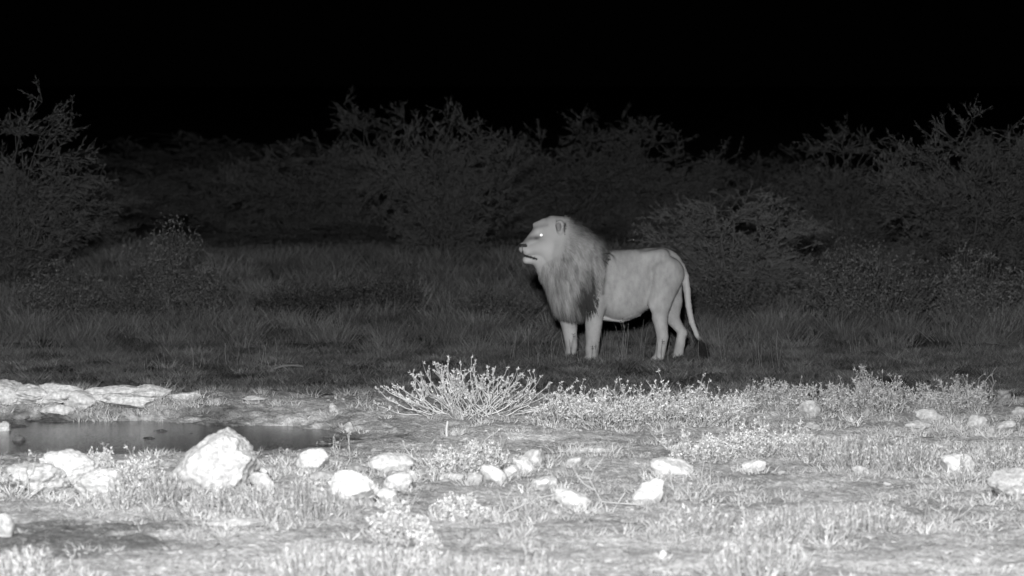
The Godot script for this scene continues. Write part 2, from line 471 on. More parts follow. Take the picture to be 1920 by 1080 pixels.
func make_ico() -> void:
	var t := (1.0 + sqrt(5.0)) / 2.0
	var v: Array = []
	for p in [[-1, t, 0], [1, t, 0], [-1, -t, 0], [1, -t, 0], [0, -1, t], [0, 1, t], [0, -1, -t], [0, 1, -t], [t, 0, -1], [t, 0, 1], [-t, 0, -1], [-t, 0, 1]]:
		v.append(Vector3(p[0], p[1], p[2]).normalized())
	var f: Array = [[0, 11, 5], [0, 5, 1], [0, 1, 7], [0, 7, 10], [0, 10, 11], [1, 5, 9], [5, 11, 4], [11, 10, 2], [10, 7, 6], [7, 1, 8], [3, 9, 4], [3, 4, 2], [3, 2, 6], [3, 6, 8], [3, 8, 9], [4, 9, 5], [2, 4, 11], [6, 2, 10], [8, 6, 7], [9, 8, 1]]
	ico_v.append(v.duplicate()); ico_f.append(f.duplicate())
	for level in 4:
		var mids := {}
		var nf: Array = []
		for q in f:
			var e: Array = []
			for k in 3:
				var a: int = q[k]
				var b: int = q[(k + 1) % 3]
				var key := mini(a, b) * 100000 + maxi(a, b)
				if not mids.has(key):
					mids[key] = v.size()
					v.append(((v[a] + v[b]) as Vector3).normalized())
				e.append(mids[key])
			nf.append([q[0], e[0], e[2]]); nf.append([q[1], e[1], e[0]]); nf.append([q[2], e[2], e[1]]); nf.append(e)
		f = nf
		ico_v.append(v.duplicate()); ico_f.append(f.duplicate())

# a weathered stone: a ball cut by a few planes, then roughened; width, height and depth as given, its base at y = 0
const PEAKED = [[-0.62, 0.78, 0.12, 0.60], [0.66, 0.72, 0.15, 0.66], [0.1, 0.35, 0.93, 0.72], [-0.95, 0.25, 0.2, 0.80], [0.9, -0.1, 0.3, 0.82], [0.3, 0.1, 0.95, 0.78]]

func stone(seed_: int, level: int, w: float, h: float, dep: float, tone: float, shaped := []) -> ArrayMesh:
	var r := RandomNumberGenerator.new()
	r.seed = seed_
	var f := FastNoiseLite.new()
	f.seed = seed_
	f.fractal_octaves = 4
	f.frequency = 0.9
	var cuts: Array = []
	for k in 11:
		var dir := Vector3(r.randfn(), r.randfn() * 0.8 + 0.15, r.randfn()).normalized()
		cuts.append([dir, r.randf_range(0.55, 0.88)])
	if shaped.size() > 0:
		cuts.clear()
		for q in shaped:
			cuts.append([Vector3(q[0], q[1], q[2]).normalized(), q[3]])
	var lean := Vector2(r.randf_range(-0.25, 0.25), r.randf_range(-0.15, 0.15))
	var pts: Array = []
	var lo := Vector3.ONE * 9.0
	var hi := -lo
	for p0 in ico_v[level]:
		var p: Vector3 = p0
		for q in cuts:
			var over: float = p.dot(q[0]) - float(q[1])
			if over > 0.0:
				p -= (q[0] as Vector3) * over * 0.75
		var n := f.get_noise_3dv(p * 1.6)
		var ridge := absf(f.get_noise_3dv(p * 3.6 + Vector3(9, 4, 2)))
		p *= 1.0 + 0.16 * n - 0.13 * ridge + 0.05 * f.get_noise_3dv(p * 9.0)
		p.x += lean.x * p.y
		p.z += lean.y * p.y
		pts.append(p)
		lo = lo.min(p); hi = hi.max(p)
	var m := Shape.new()
	var size := hi - lo
	for p in pts:
		var q: Vector3 = (p - lo) / size
		var g := tone * (1.0 + 0.24 * f.get_noise_3dv(Vector3(p.x * 6.0, p.y * 2.0, p.z * 6.0) + Vector3(3, 8, 1)) + 0.2 * f.get_noise_3dv(p * 11.0))
		# the foot of the stone is drawn in a little and set in the soil
		m.point(Vector3((q.x - 0.5) * w, q.y * h * 1.22 - h * 0.22, (q.z - 0.5) * dep), Vector3.ZERO, grey(clampf(g, 0.03, 0.6)))
	for t in ico_f[level]:
		m.tri(t[0], t[2], t[1])
		var nn := (m.v[t[2]] - m.v[t[0]]).cross(m.v[t[1]] - m.v[t[0]])
		for k in 3:
			m.n[t[k]] -= nn
	for k in m.n.size():
		m.n[k] = m.n[k].normalized()
		if m.n[k].dot(m.v[k] - Vector3(0, h * 0.4, 0)) < -0.2 * (m.v[k] - Vector3(0, h * 0.4, 0)).length():
			m.n[k] = -m.n[k]
	return m.mesh()

func make_stones() -> void:
	var mat := painted(0.9)
	mat.albedo_texture = noise_texture(31, 0.015, 6, 0.62, 1.0, 512)
	mat.uv1_triplanar = true
	mat.uv1_scale = Vector3(2.2, 2.2, 2.2)
	mat.normal_enabled = true
	mat.normal_texture = bumps_texture(33, 0.02, 5, 8.0, 512)
	mat.normal_scale = 1.0
	var k := 0
	for a in ROCKS:
		k += 1
		var big: bool = a[2] > 0.35
		var dep: float = minf(a[2] * rng.randf_range(0.7, 0.95), a[3] * 2.0)
		var m := stone(300 + k * 7, 4 if big else 3, a[2], a[3], dep, minf(a[4] * 1.3, 0.45), PEAKED if a[2] > 0.52 and a[3] > 0.35 else [])
		single("rock", m, mat, a[5], "rock", on(a[0], a[1] + dep * 0.35, a[3] * 0.05), "pale stones around the waterhole")
	# gravel: far too many to count
	var meshes: Array = []
	for q in 3:
		meshes.append(stone(900 + q, 2, 1.0, 0.7, 0.9, 1.0))
	for q in 3:
		var at: Array = []
		for s in 12000:
			var d := 21.8 + pow(rng.randf(), 0.8) * 13.0
			var x := rng.randf_range(-0.16, 0.16) * d
			var keep := 0.45 + 0.9 * patch.get_noise_2d(x * 1.5 + 200.0, d * 1.5)
			if rng.randf() > keep:
				continue
			var size := 0.009 + 0.04 * pow(rng.randf(), 6.0)
			var b := Basis.from_euler(Vector3(rng.randf_range(-0.3, 0.3), rng.randf() * TAU, 0)) * Basis.from_scale(Vector3(rng.randf_range(0.9, 1.7), rng.randf_range(0.45, 0.8), rng.randf_range(0.8, 1.2)) * size)
			at.append([Transform3D(b, on(x, d, size * 0.1)), rng.randf_range(0.12, 0.33) * lerpf(1.0, 0.4, damp_shade(x, d))])
		var mm := MultiMesh.new()
		mm.transform_format = MultiMesh.TRANSFORM_3D
		mm.use_colors = true
		mm.mesh = meshes[q]
		mm.instance_count = at.size()
		for s in at.size():
			mm.set_instance_transform(s, at[s][0])
			mm.set_instance_color(s, grey(at[s][1]))
		var o := MultiMeshInstance3D.new()
		o.name = numbered("gravel")
		o.multimesh = mm
		o.material_override = painted(0.95)
		o.set_meta("kind", "stuff")
		o.set_meta("label", ["coarse pale gravel strewn over the dry soil", "angular grey gravel strewn over the dry soil", "rounded small gravel strewn over the dry soil"][q])
		o.set_meta("category", "gravel")
		add_child(o)

# ---------------------------------------------------------------- plants

func bow(a: Vector3, mid: Vector3, b: Vector3, count: int, jit: float, r: RandomNumberGenerator) -> PackedVector3Array:
	var out := PackedVector3Array()
	for k in count:
		var t := float(k) / (count - 1)
		var p := a.lerp(mid, t).lerp(mid.lerp(b, t), t)
		if k > 0:
			p += Vector3(r.randfn(), r.randfn() * 0.6, r.randfn()) * jit
		out.append(p)
	return out

func bud_cluster(m: Shape, at: Vector3, dir: Vector3, count: int, size: float, tone: float, r: RandomNumberGenerator) -> void:
	for k in count:
		var a := Vector3(r.randfn(), r.randfn(), r.randfn()).normalized()
		var d := (dir * 0.7 + a).normalized()
		var s := d.cross(Vector3(r.randfn(), r.randfn(), r.randfn())).normalized()
		m.leaf(at - dir * size * r.randf() * 1.6, d, s, size * r.randf_range(0.7, 1.5), size * 0.2, grey(tone * r.randf_range(0.75, 1.25)))

# one dwarf shrub or tuft as two shapes: its branches and its leaves
func dwarf(seed_: int, w: float, h: float, style: int) -> Array:
	var r := RandomNumberGenerator.new()
	r.seed = seed_
	var wood := Shape.new()
	var green := Shape.new()
	if style == 1:
		# upright spiky tuft: many short leafy spikes rising from a matted foot
		var n := int(120 + 1000 * w * h)
		for k in n:
			var a := r.randf() * TAU
			var u := sqrt(r.randf())
			var base := Vector3(cos(a) * u * w * 0.42, -0.01, sin(a) * u * w * 0.36)
			var top := h * (1.0 - 0.5 * u * u) * r.randf_range(0.45, 1.0)
			var tip := base + Vector3(cos(a) * u * w * 0.16 + r.randfn() * 0.02, top, sin(a) * u * 0.1 * w + r.randfn() * 0.02)
			var pts := bow(base, base.lerp(tip, 0.5) + Vector3(cos(a), 0, sin(a)) * top * 0.08, tip, 4, 0.004, r)
			var tone := 0.24 * r.randf_range(0.55, 1.3)
			wood.rod(pts, 0.0042, 0.0026, 3, grey(tone))
			for q in 5:
				var t := r.randf_range(0.25, 1.0)
				var p := base.lerp(tip, t)
				var d := Vector3(r.randfn(), 1.4, r.randfn()).normalized()
				green.leaf(p, d, d.cross(Vector3(r.randfn(), 0, r.randfn())).normalized(), r.randf_range(0.018, 0.04), 0.0034, grey(tone * r.randf_range(0.9, 1.25)))
		# fallen blades matted round the foot
		for k in int(n * 0.5):
			var a := r.randf() * TAU
			var u := sqrt(r.randf())
			var base := Vector3(cos(a) * u * w * 0.5, 0.0, sin(a) * u * w * 0.45)
			var d := Vector3(r.randfn(), absf(r.randfn()) * 0.5, r.randfn()).normalized()
			green.leaf(base, d, d.cross(Vector3.UP).normalized(), r.randf_range(0.03, 0.07), 0.003, grey(r.randf_range(0.2, 0.34)))
		return [wood, green]
	if style == 3:
		# an open shrub: stout stems fanning out, forking twice, each twig ending in a knob of buds
		for k in 78:
			var a := r.randf() * TAU
			var u := pow(r.randf(), 0.7)
			var lean := cos(a) * u
			var foot := Vector3((lean * 0.2 + r.randf_range(-0.13, 0.13)) * w, -0.02, sin(a) * 0.1)
			lean = clampf(lean + r.randfn() * 0.16, -1.0, 1.0)
			var tip := Vector3(lean * w * 0.56, h * (1.0 - 0.6 * lean * lean) * r.randf_range(0.32, 0.9), sin(a) * u * w * 0.3)
			var pts := bow(foot, foot.lerp(tip, 0.45) + Vector3(lean * w * 0.06, -0.02, 0), tip, 7, 0.010, r)
			var tone := r.randf_range(0.26, 0.36)
			wood.rod(pts, 0.0048, 0.0030, 4, grey(tone))
			for q in 4:
				var j := r.randi_range(3, 6)
				var along := (pts[j] - pts[j - 1]).normalized()
				var out := (along * 1.1 + Vector3(r.randfn() * 0.55, r.randfn() * 0.3 + 0.45, r.randfn() * 0.5)).normalized()
				var to := pts[j] + out * r.randf_range(0.05, 0.13)
				wood.rod(bow(pts[j], pts[j].lerp(to, 0.5) + along * 0.012, to, 4, 0.004, r), 0.0034, 0.0022, 3, grey(tone))
				bud_cluster(green, to, out, r.randi_range(9, 14), 0.019, 0.36, r)
			for q in 2:
				bud_cluster(green, pts[r.randi_range(2, 5)], Vector3.UP, 4, 0.02, 0.32, r)
		return [wood, green]
	var stems := int(24 + 95 * w) if style == 0 else int(6 + 18 * w)
	for k in stems:
		var a := r.randf() * TAU
		var u := pow(r.randf(), 0.6)
		var foot := Vector3(cos(a) * w * 0.12 * r.randf(), -0.015, sin(a) * w * 0.1 * r.randf())
		if style == 0:
			foot = Vector3(cos(a) * w * 0.42 * u, -0.015, sin(a) * w * 0.35 * u)
		var tip := Vector3(cos(a) * w * 0.56 * u + r.randfn() * 0.1 * h, h * (1.0 - 0.5 * u * u) * r.randf_range(0.35, 1.0), sin(a) * w * 0.46 * u)
		if r.randf() < 0.12:
			tip *= 1.25
		if style == 2 and r.randf() < 0.3:
			tip.y *= 0.35
		var mid := foot.lerp(tip, 0.5) + Vector3(cos(a), -0.3, sin(a)) * h * (0.12 if style == 0 else 0.3 * r.randf())
		var pts := bow(foot, mid, tip, 6, 0.006 + 0.01 * h * (2.0 if style == 2 else 1.0), r)
		var tone := r.randf_range(0.22, 0.30) if style == 0 else r.randf_range(0.18, 0.30)
		var thick := (0.0042 if style == 0 else 0.0062) * clampf(h / 0.25, 0.6, 1.3)
		wood.rod(pts, thick, thick * 0.5, 3, grey(tone))
		var sides := r.randi_range(3, 5) if style == 0 else r.randi_range(1, 3)
		for q in sides:
			var j := r.randi_range(2, 5)
			var from := pts[j]
			var along := (pts[j] - pts[j - 1]).normalized()
			var out := (along + Vector3(r.randfn(), r.randfn() * 0.5 + 0.4, r.randfn()) * 0.6).normalized()
			var to := from + out * h * r.randf_range(0.14, 0.38)
			wood.rod(bow(from, from.lerp(to, 0.5) + along * 0.01, to, 3, 0.004, r), thick * 0.6, thick * 0.35, 3, grey(tone))
			if style == 0:
				bud_cluster(green, to, out, r.randi_range(5, 8), 0.019, 0.32, r)
			elif r.randf() < 0.25:
				bud_cluster(green, to, out, 5, 0.018, 0.28, r)
		if style == 0:
			bud_cluster(green, pts[5], (pts[5] - pts[4]).normalized(), r.randi_range(6, 9), 0.020, 0.34, r)
			for q in 3:
				bud_cluster(green, pts[r.randi_range(2, 4)], Vector3.UP, 2, 0.018, 0.27, r)
		else:
			bud_cluster(green, pts[5], (pts[5] - pts[4]).normalized(), 3, 0.016, 0.28, r)
	return [wood, green]

func make_dwarfs() -> void:
	var bark := painted(0.9)
	var leaf := painted(0.8)
	var k := 0
	for a in SHRUBS:
		k += 1
		var s := dwarf(5000 + k * 13, a[2], a[3] * 1.08, a[4])
		var names: Array = ["dwarf_shrub", "spiky_tuft", "bare_sprig", "dwarf_shrub"]
		var o := thing(names[a[4]], a[5], ["shrub", "tuft", "twigs", "shrub"][a[4]], on(a[0], a[1]), ["dwarf shrubs on the waterhole rim", "spiky tufts on the waterhole rim", "bare sprigs on the waterhole rim", "dwarf shrubs on the waterhole rim"][a[4]])
		part("branches", (s[0] as Shape).mesh(), bark, o)
		part("leaves", (s[1] as Shape).mesh(), leaf, o)

# a spray of dry grass blades as one mesh
func spray(seed_: int, count: int, spread: float, tall: float, wide: float) -> ArrayMesh:
	var r := RandomNumberGenerator.new()
	r.seed = seed_
	var m := Shape.new()
	for k in count:
		var a := r.randf() * TAU
		var u := sqrt(r.randf())
		var base := Vector3(cos(a), 0, sin(a)) * spread * 0.4 * u
		var h := tall * r.randf_range(0.4, 1.0)
		var tip := base + Vector3(cos(a) * u * spread * 0.5 + r.randfn() * 0.12 * h, h, sin(a) * u * spread * 0.5 + r.randfn() * 0.12 * h)
		var face := r.randf() * TAU
		var side := Vector3(cos(face), 0, sin(face))
		m.blade(bow(base, base.lerp(tip, 0.5) + Vector3(0, h * 0.12, 0), tip, 4, 0.004, r), side, wide, side.cross(Vector3.UP), grey(r.randf_range(0.7, 1.2)))
	return m.mesh()

func scatter(called: String, label: String, category: String, meshes: Array, material: Material, places: Array) -> void:
	for q in meshes.size():
		var mine: Array = []
		for s in places.size():
			if s % meshes.size() == q:
				mine.append(places[s])
		var mm := MultiMesh.new()
		mm.transform_format = MultiMesh.TRANSFORM_3D
		mm.use_colors = true
		mm.mesh = meshes[q]
		mm.instance_count = mine.size()
		for s in mine.size():
			mm.set_instance_transform(s, mine[s][0])
			mm.set_instance_color(s, grey(mine[s][1]))
		var o := MultiMeshInstance3D.new()
		o.name = numbered(called)
		o.multimesh = mm
		o.material_override = material
		o.set_meta("kind", "stuff")
		o.set_meta("label", label)
		o.set_meta("category", category)
		o.set_meta("group", label)
		add_child(o)

func make_grass() -> void:
	var mat := painted(0.9)
	# dark sward beyond the rim
	var tall: Array = []
	for q in 4:
		tall.append(spray(70 + q, 34, 0.44, 0.24, 0.0035))
	var places: Array = []
	for s in 15000:
		var d := 41.5 + 24.0 * pow(rng.randf(), 1.2)
		var x := rng.randf_range(-0.165, 0.165) * d
		var n := patch.get_noise_2d(x * 0.9 + 40.0, d * 1.3)
		if rng.randf() > 0.5 + 1.1 * n:
			continue
		var size := rng.randf_range(0.5, 1.1) * (0.45 + 0.55 * smoothstep(41.5, 47.0, d)) * (1.0 + 0.6 * n)
		places.append([Transform3D(Basis(Vector3.UP, rng.randf() * TAU).scaled(Vector3(size, size, size)), on(x, d, 0.01)), 0.10 * rng.randf_range(0.5, 1.5) * clampf(1.0 + 1.8 * n, 0.3, 2.2)])
	scatter("dark_grass", "dark grass standing between the rim and the thicket", "grass", tall, mat, places)
	var low: Array = []
	for q in 4:
		low.append(spray(170 + q, 22, 0.22, 0.085, 0.004))
	places = []
	for s in 16000:
		var d := rng.randf_range(34.9, 43.5)
		var x := rng.randf_range(-0.16, 0.16) * d
		var n := patch.get_noise_2d(x * 1.2 + 90.0, d * 2.0)
		if rng.randf() > 0.55 + 0.9 * n:
			continue
		var size := rng.randf_range(0.6, 1.2) * (1.0 + 0.2 * exp(-pow((x - 1.0) / 1.3, 2.0) - pow((d - 41.0) / 0.9, 2.0)))
		places.append([Transform3D(Basis(Vector3.UP, rng.randf() * TAU).scaled(Vector3(size, size, size)), on(x, d, 0.004)), 0.105 * rng.randf_range(0.5, 1.5) * clampf(1.0 + 1.5 * n, 0.4, 2.0)])
	scatter("short_grass", "short dark grass on the ground around the lion", "grass", low, mat, places)
	# pale stubble and seedlings on the floodlit rim, in patches
	var stub: Array = []
	for q in 4:
		stub.append(spray(270 + q, 12, 0.13, 0.065, 0.0035))
	places = []
	for s in 26000:
		var d := 21.8 + 12.8 * rng.randf()
		var x := rng.randf_range(-0.155, 0.155) * d
		var n := patch.get_noise_2d(x * 0.8 + 150.0, d * 1.2) + 0.5 * patch.get_noise_2d(x * 4.0, d * 6.0 + 33.0)
		var right := 0.24 * smoothstep(-0.5, 3.0, x) * smoothstep(24.6, 25.6, d + n)
		if n + right < 0.40 or damp_shade(x, d) > 0.6:
			continue
		if rng.randf() > 0.75:
			continue
		var size := rng.randf_range(0.45, 1.15)
		places.append([Transform3D(Basis(Vector3.UP, rng.randf() * TAU).scaled(Vector3(size, size, size)), on(x, d, 0.004)), 0.21 * rng.randf_range(0.6, 1.35)])
	for s in 260:
		var x := rng.randf_range(-5.2, 5.2)
		var d := 34.45 + rng.randfn() * 0.3
		if patch.get_noise_2d(x * 2.0 + 77.0, 3.0) < -0.1:
			continue
		var size := rng.randf_range(0.5, 1.4)
		places.append([Transform3D(Basis(Vector3.UP, rng.randf() * TAU).scaled(Vector3(size, size, size)), on(x, d, 0.004)), 0.22 * rng.randf_range(0.6, 1.3)])
	for a in SHRUBS + ROCKS:
		for q in (24 if a[2] > 0.25 else 9):
			var x: float = a[0] + rng.randfn() * a[2] * 0.45
			var d: float = a[1] + rng.randfn() * a[2] * 0.3 - 0.03
			if d > 34.7 or damp_shade(x, d) > 0.5:
				continue
			var size := rng.randf_range(0.5, 1.5)
			places.append([Transform3D(Basis(Vector3.UP, rng.randf() * TAU).scaled(Vector3(size, size, size)), on(x, d, 0.004)), 0.24 * rng.randf_range(0.6, 1.3)])
	scatter("pale_stubble", "pale grass stubble and seedlings on the stony rim", "grass", stub, mat, places)
	# dry stalks around the lion's feet
	var k := 0
	for a in STALKS:
		k += 1
		var r := RandomNumberGenerator.new()
		r.seed = 7100 + k
		var o := thing("dry_stalks", a[5], "grass", on(a[0], a[1]), "dry stalks on the dark ground")
		for q in a[4]:
			var m := Shape.new()
			var base := Vector3(r.randf_range(-0.5, 0.5) * a[2], -0.02, r.randf_range(-0.15, 0.15))
			var h: float = a[3] * r.randf_range(0.4, 1.0)
			var tip := base + Vector3(r.randfn() * 0.12 * h, h, r.randfn() * 0.12 * h)
			var pts := bow(base, base.lerp(tip, 0.5) + Vector3(r.randfn() * 0.03, 0, 0), tip, 4, 0.003, r)
			m.rod(pts, 0.0034, 0.0018, 3, grey(r.randf_range(0.16, 0.34)))
			if r.randf() < 0.35:
				bud_cluster(m, tip, Vector3.UP, 4, 0.025, 0.13, r)
			part("stalk", m.mesh(), mat, o)

# a thorn bush 2 m across and 2 m tall: [limbs, crown]
func thorn(seed_: int) -> Array:
	var r := RandomNumberGenerator.new()
	r.seed = seed_
	var wood := Shape.new()
	var crown := Shape.new()
	for k in 17:
		var a := TAU * (k + r.randf()) / 17.0
		var u := sqrt(r.randf())
		var foot := Vector3(cos(a) * 0.08, -0.03, sin(a) * 0.08)
		var tip := Vector3(cos(a) * u * 0.9, 1.72 * (1.0 - 0.42 * u * u) * r.randf_range(0.6, 1.0), sin(a) * u * 0.9)
		var mid := Vector3(cos(a) * u * 0.35, tip.y * 0.65, sin(a) * u * 0.35)
		var pts := bow(foot, mid, tip, 8, 0.03, r)
		wood.rod(pts, 0.019, 0.004, 4, grey(0.8))
		for q in 11:
			var j := r.randi_range(1, 7)
			var from := pts[j]
			var out := Vector3(cos(a) * 0.8 + r.randfn() * 0.8, 0.28 + r.randfn() * 0.5, sin(a) * 0.8 + r.randfn() * 0.8).normalized()
			var to := from + out * r.randf_range(0.3, 0.62)
			to.y = maxf(to.y, 0.05)
			var br := bow(from, from.lerp(to, 0.5) + Vector3(0, 0.06, 0), to, 5, 0.02, r)
			wood.rod(br, 0.006, 0.0025, 3, grey(0.85))
			for z in 9:
				var f2 := br[r.randi_range(1, 4)]
				var o2 := (out + Vector3(r.randfn(), r.randfn() * 0.7 + 0.15, r.randfn()) * 0.85).normalized()
				var t2 := f2 + o2 * r.randf_range(0.12, 0.32)
				t2.y = maxf(t2.y, 0.02)
				var tone := r.randf_range(0.75, 1.25)
				crown.rod(bow(f2, f2.lerp(t2, 0.5) + Vector3(0, 0.02, 0), t2, 3, 0.012, r), 0.0032, 0.0016, 3, grey(tone))
				for y in 14:
					var p := f2.lerp(t2, r.randf_range(0.1, 1.0))
					var d := (o2 * 1.1 + Vector3(r.randfn(), r.randfn(), r.randfn()) * 0.6).normalized()
					crown.leaf(p, d, d.cross(Vector3(r.randfn(), r.randfn(), r.randfn())).normalized(), r.randf_range(0.03, 0.08), 0.0038, grey(tone * r.randf_range(0.85, 1.15)))
	return [wood.mesh(), crown.mesh()]

func make_bushes() -> void:
	var kinds: Array = []
	for q in 4:
		kinds.append(thorn(410 + q * 3))
	var k := 0
	for a in BUSHES:
		k += 1
		var o := thing("thorn_bush", a[6], "bush", on(a[0], a[1], 0.02), "thorn bushes of the thicket")
		o.rotation.y = k * 1.7
		var w: float = a[2] * 0.58
		o.scale = Vector3(w, a[3] / 1.95, w)
		var tone: float = a[4]
		var bark := painted(0.9)
		bark.albedo_color = grey(tone * 0.8).linear_to_srgb()
		var leaf := painted(0.85)
		leaf.albedo_color = grey(tone).linear_to_srgb()
		part("trunk", kinds[a[5]][0], bark, o)
		part("crown", kinds[a[5]][1], leaf, o)
	# lower leafy shrubs standing in the grass
	k = 0
	for a in LEAFY:
		k += 1
		var r := RandomNumberGenerator.new()
		r.seed = 8800 + k * 5
		var wood := Shape.new()
		var green := Shape.new()
		var w: float = a[2]
		var h: float = a[3]
		var tone: float = clampf(a[4], 0.06, 0.13)
		for s in int(26 + 60 * w * h):
			var an := r.randf() * TAU
			var u := sqrt(r.randf())
			var foot := Vector3(cos(an) * w * 0.2 * u, -0.02, sin(an) * w * 0.2 * u)
			var tip := Vector3(cos(an) * w * 0.5 * u, h * (1.0 - 0.5 * u * u) * r.randf_range(0.5, 1.0), sin(an) * w * 0.45 * u)
			var pts := bow(foot, foot.lerp(tip, 0.5) + Vector3(cos(an) * 0.05, -0.02, sin(an) * 0.05), tip, 6, 0.02, r)
			wood.rod(pts, 0.008, 0.003, 3, grey(tone))
			for q in 26:
				var p := pts[r.randi_range(1, 5)] + Vector3(r.randfn(), r.randfn() * 0.8, r.randfn()) * 0.055
				p.y = maxf(p.y, 0.01)
				var d := Vector3(r.randfn(), r.randfn() + 0.6, r.randfn()).normalized()
				green.leaf(p, d, d.cross(Vector3(r.randfn(), r.randfn(), r.randfn())).normalized(), r.randf_range(0.03, 0.06), 0.010, grey(tone * r.randf_range(0.6, 1.4)))
		var o := thing("leafy_shrub", a[5], "shrub", on(a[0], a[1]), "leafy shrubs in the dark grass")
		part("branches", wood.mesh(), painted(0.9), o)
		part("leaves", green.mesh(), painted(0.85), o)

# ---------------------------------------------------------------- dead wood

func make_dead_wood() -> void:
	var mat := painted(0.9)
	var r := RandomNumberGenerator.new()
	r.seed = 66
	var m := Shape.new()
	# forked dead branch lying over the stones: points in metres from its foot
	for b in [
		[[0.30, 0.02], [0.14, 0.03], [0.03, 0.04], [-0.02, 0.13], [-0.05, 0.19], [-0.02, 0.26], [0.03, 0.32], [0.06, 0.37]],
		[[-0.02, 0.12], [-0.09, 0.16], [-0.14, 0.22], [-0.17, 0.29]],
		[[-0.05, 0.20], [-0.10, 0.205], [-0.14, 0.22]],
		[[-0.03, 0.25], [-0.07, 0.29], [-0.04, 0.34]],
		[[0.14, 0.03], [0.19, 0.10], [0.18, 0.16]]]:
		var pts := PackedVector3Array()
		for q in b:
			pts.append(Vector3(q[0], q[1] - 0.01, r.randf_range(-0.02, 0.02) - 0.1 * q[1]))
		m.rod(pts, 0.0055, 0.0025, 5, grey(0.2))
	single("dead_branch", m.mesh(), mat, "forked pale dead branch rising right of the notched white rock", "branch", on(0.58, 26.45))
	m = Shape.new()
	for b in [[[-0.20, 0.0], [-0.08, 0.05], [0.02, 0.10], [0.12, 0.12], [0.2, 0.15]], [[0.02, 0.10], [-0.04, 0.04], [-0.07, 0.0]], [[-0.2, 0.0], [-0.24, 0.10], [-0.26, 0.16]]]:
		var pts := PackedVector3Array()
		for q in b:
			pts.append(Vector3(q[0], q[1] - 0.01, r.randf_range(-0.02, 0.02)))
		m.rod(pts, 0.006, 0.0025, 5, grey(0.2))
	single("dead_branch", m.mesh(), mat, "bent pale dead branch leaning left of the notched white rock", "branch", on(0.16, 26.3))
	m = Shape.new()
	var pts := PackedVector3Array()
	for q in [[-0.17, 0.0], [-0.10, 0.05], [-0.02, 0.075], [0.08, 0.08], [0.19, 0.07]]:
		pts.append(Vector3(q[0], q[1], 0.0))
	m.rod(pts, 0.022, 0.010, 5, grey(0.16))
	pts = PackedVector3Array([Vector3(-0.02, 0.07, 0), Vector3(0.04, 0.03, 0.03), Vector3(0.07, 0.0, 0.05)])
	m.rod(pts, 0.012, 0.006, 4, grey(0.16))
	single("fallen_branch", m.mesh(), mat, "pale fallen branch on the dark ground left of the crest shrub", "branch", on(-2.35, 40.3))
	m = Shape.new()
	m.rod(PackedVector3Array([Vector3(0, -0.02, 0), Vector3(-0.005, 0.06, 0), Vector3(0.006, 0.125, 0)]), 0.012, 0.009, 6, grey(0.26))
	single("wooden_stub", m.mesh(), mat, "short pale upright stub below the largest crest shrub", "stub", on(-0.53, 31.7))

# ---------------------------------------------------------------- the lion
# drawn up in side view in units of 5.75 mm (u to the right, v down), z in metres towards the camera

const U := 0.00575
const GX := 205.0
func at_uv(u: float, v: float, z := 0.0) -> Vector3:
	return Vector3((u - 1150.0) * U, (677.0 - v) * U, z)

var cell := 0.0095
var g0 := Vector3(-1.06, -0.03, -0.36)
var gn := Vector3i(222, 174, 76)
var field := PackedFloat32Array()

func bone(u0: float, v0: float, z0: float, r0: float, u1: float, v1: float, z1: float, r1: float, flat := 1.0, k := 0.03, carve := false) -> void:
	var a := at_uv(u0, v0, z0)
	var b := at_uv(u1, v1, z1)
	var ra := r0 * U
	var rb := r1 * U
	var big := maxf(ra, rb)
	var grow := Vector3(big + k + 0.03, big + k + 0.03, (big + k + 0.03) / minf(flat, 1.0) if flat < 1.0 else big / flat + k + 0.03)
	var lo := (a.min(b) - grow - g0) / cell
	var hi := (a.max(b) + grow - g0) / cell
	var x0 := clampi(int(lo.x), 0, gn.x - 1)
	var x1 := clampi(int(hi.x) + 1, 0, gn.x - 1)
	var y0 := clampi(int(lo.y), 0, gn.y - 1)
	var y1 := clampi(int(hi.y) + 1, 0, gn.y - 1)
	var zz0 := clampi(int(lo.z), 0, gn.z - 1)
	var zz1 := clampi(int(hi.z) + 1, 0, gn.z - 1)
	var ab := b - a
	var len2 := maxf(ab.length_squared(), 1e-9)
	for z in range(zz0, zz1 + 1):
		var pz := g0.z + z * cell
		for y in range(y0, y1 + 1):
			var py := g0.y + y * cell
			var at := (z * gn.y + y) * gn.x
			for x in range(x0, x1 + 1):
				var ap := Vector3(g0.x + x * cell - a.x, py - a.y, pz - a.z)
				var t := clampf(ap.dot(ab) / len2, 0.0, 1.0)
				var q := ap - ab * t
				q.z *= flat
				var d := q.length() - lerpf(ra, rb, t)
				var f := field[at + x]
				if carve:
					var hc := clampf(0.5 + 0.5 * (f + d) / k, 0.0, 1.0)
					field[at + x] = lerpf(-d, f, hc) + k * hc * (1.0 - hc)
				else:
					var hs := clampf(0.5 + 0.5 * (f - d) / k, 0.0, 1.0)
					field[at + x] = lerpf(f, d, hs) - k * hs * (1.0 - hs)

func blob(u: float, v: float, z: float, r: float, flat := 1.0, k := 0.03) -> void:
	bone(u, v, z, r, u + 0.5, v, z, r, flat, k)

func skin_z(u: float, v: float) -> float:      # how far the near flank or cheek stands out at this place
	var p := (at_uv(u, v) - g0) / cell
	for z in range(gn.z - 1, 0, -1):
		if field[(z * gn.y + int(p.y)) * gn.x + int(p.x)] < 0.0:
			return g0.z + z * cell + cell * 0.5
	return 0.0

func near_line(u: float, v: float, a: Vector2, b: Vector2) -> float:
	return Geometry2D.get_closest_point_to_segment(Vector2(u, v), a, b).distance_to(Vector2(u, v))

var fur_noise := FastNoiseLite.new()

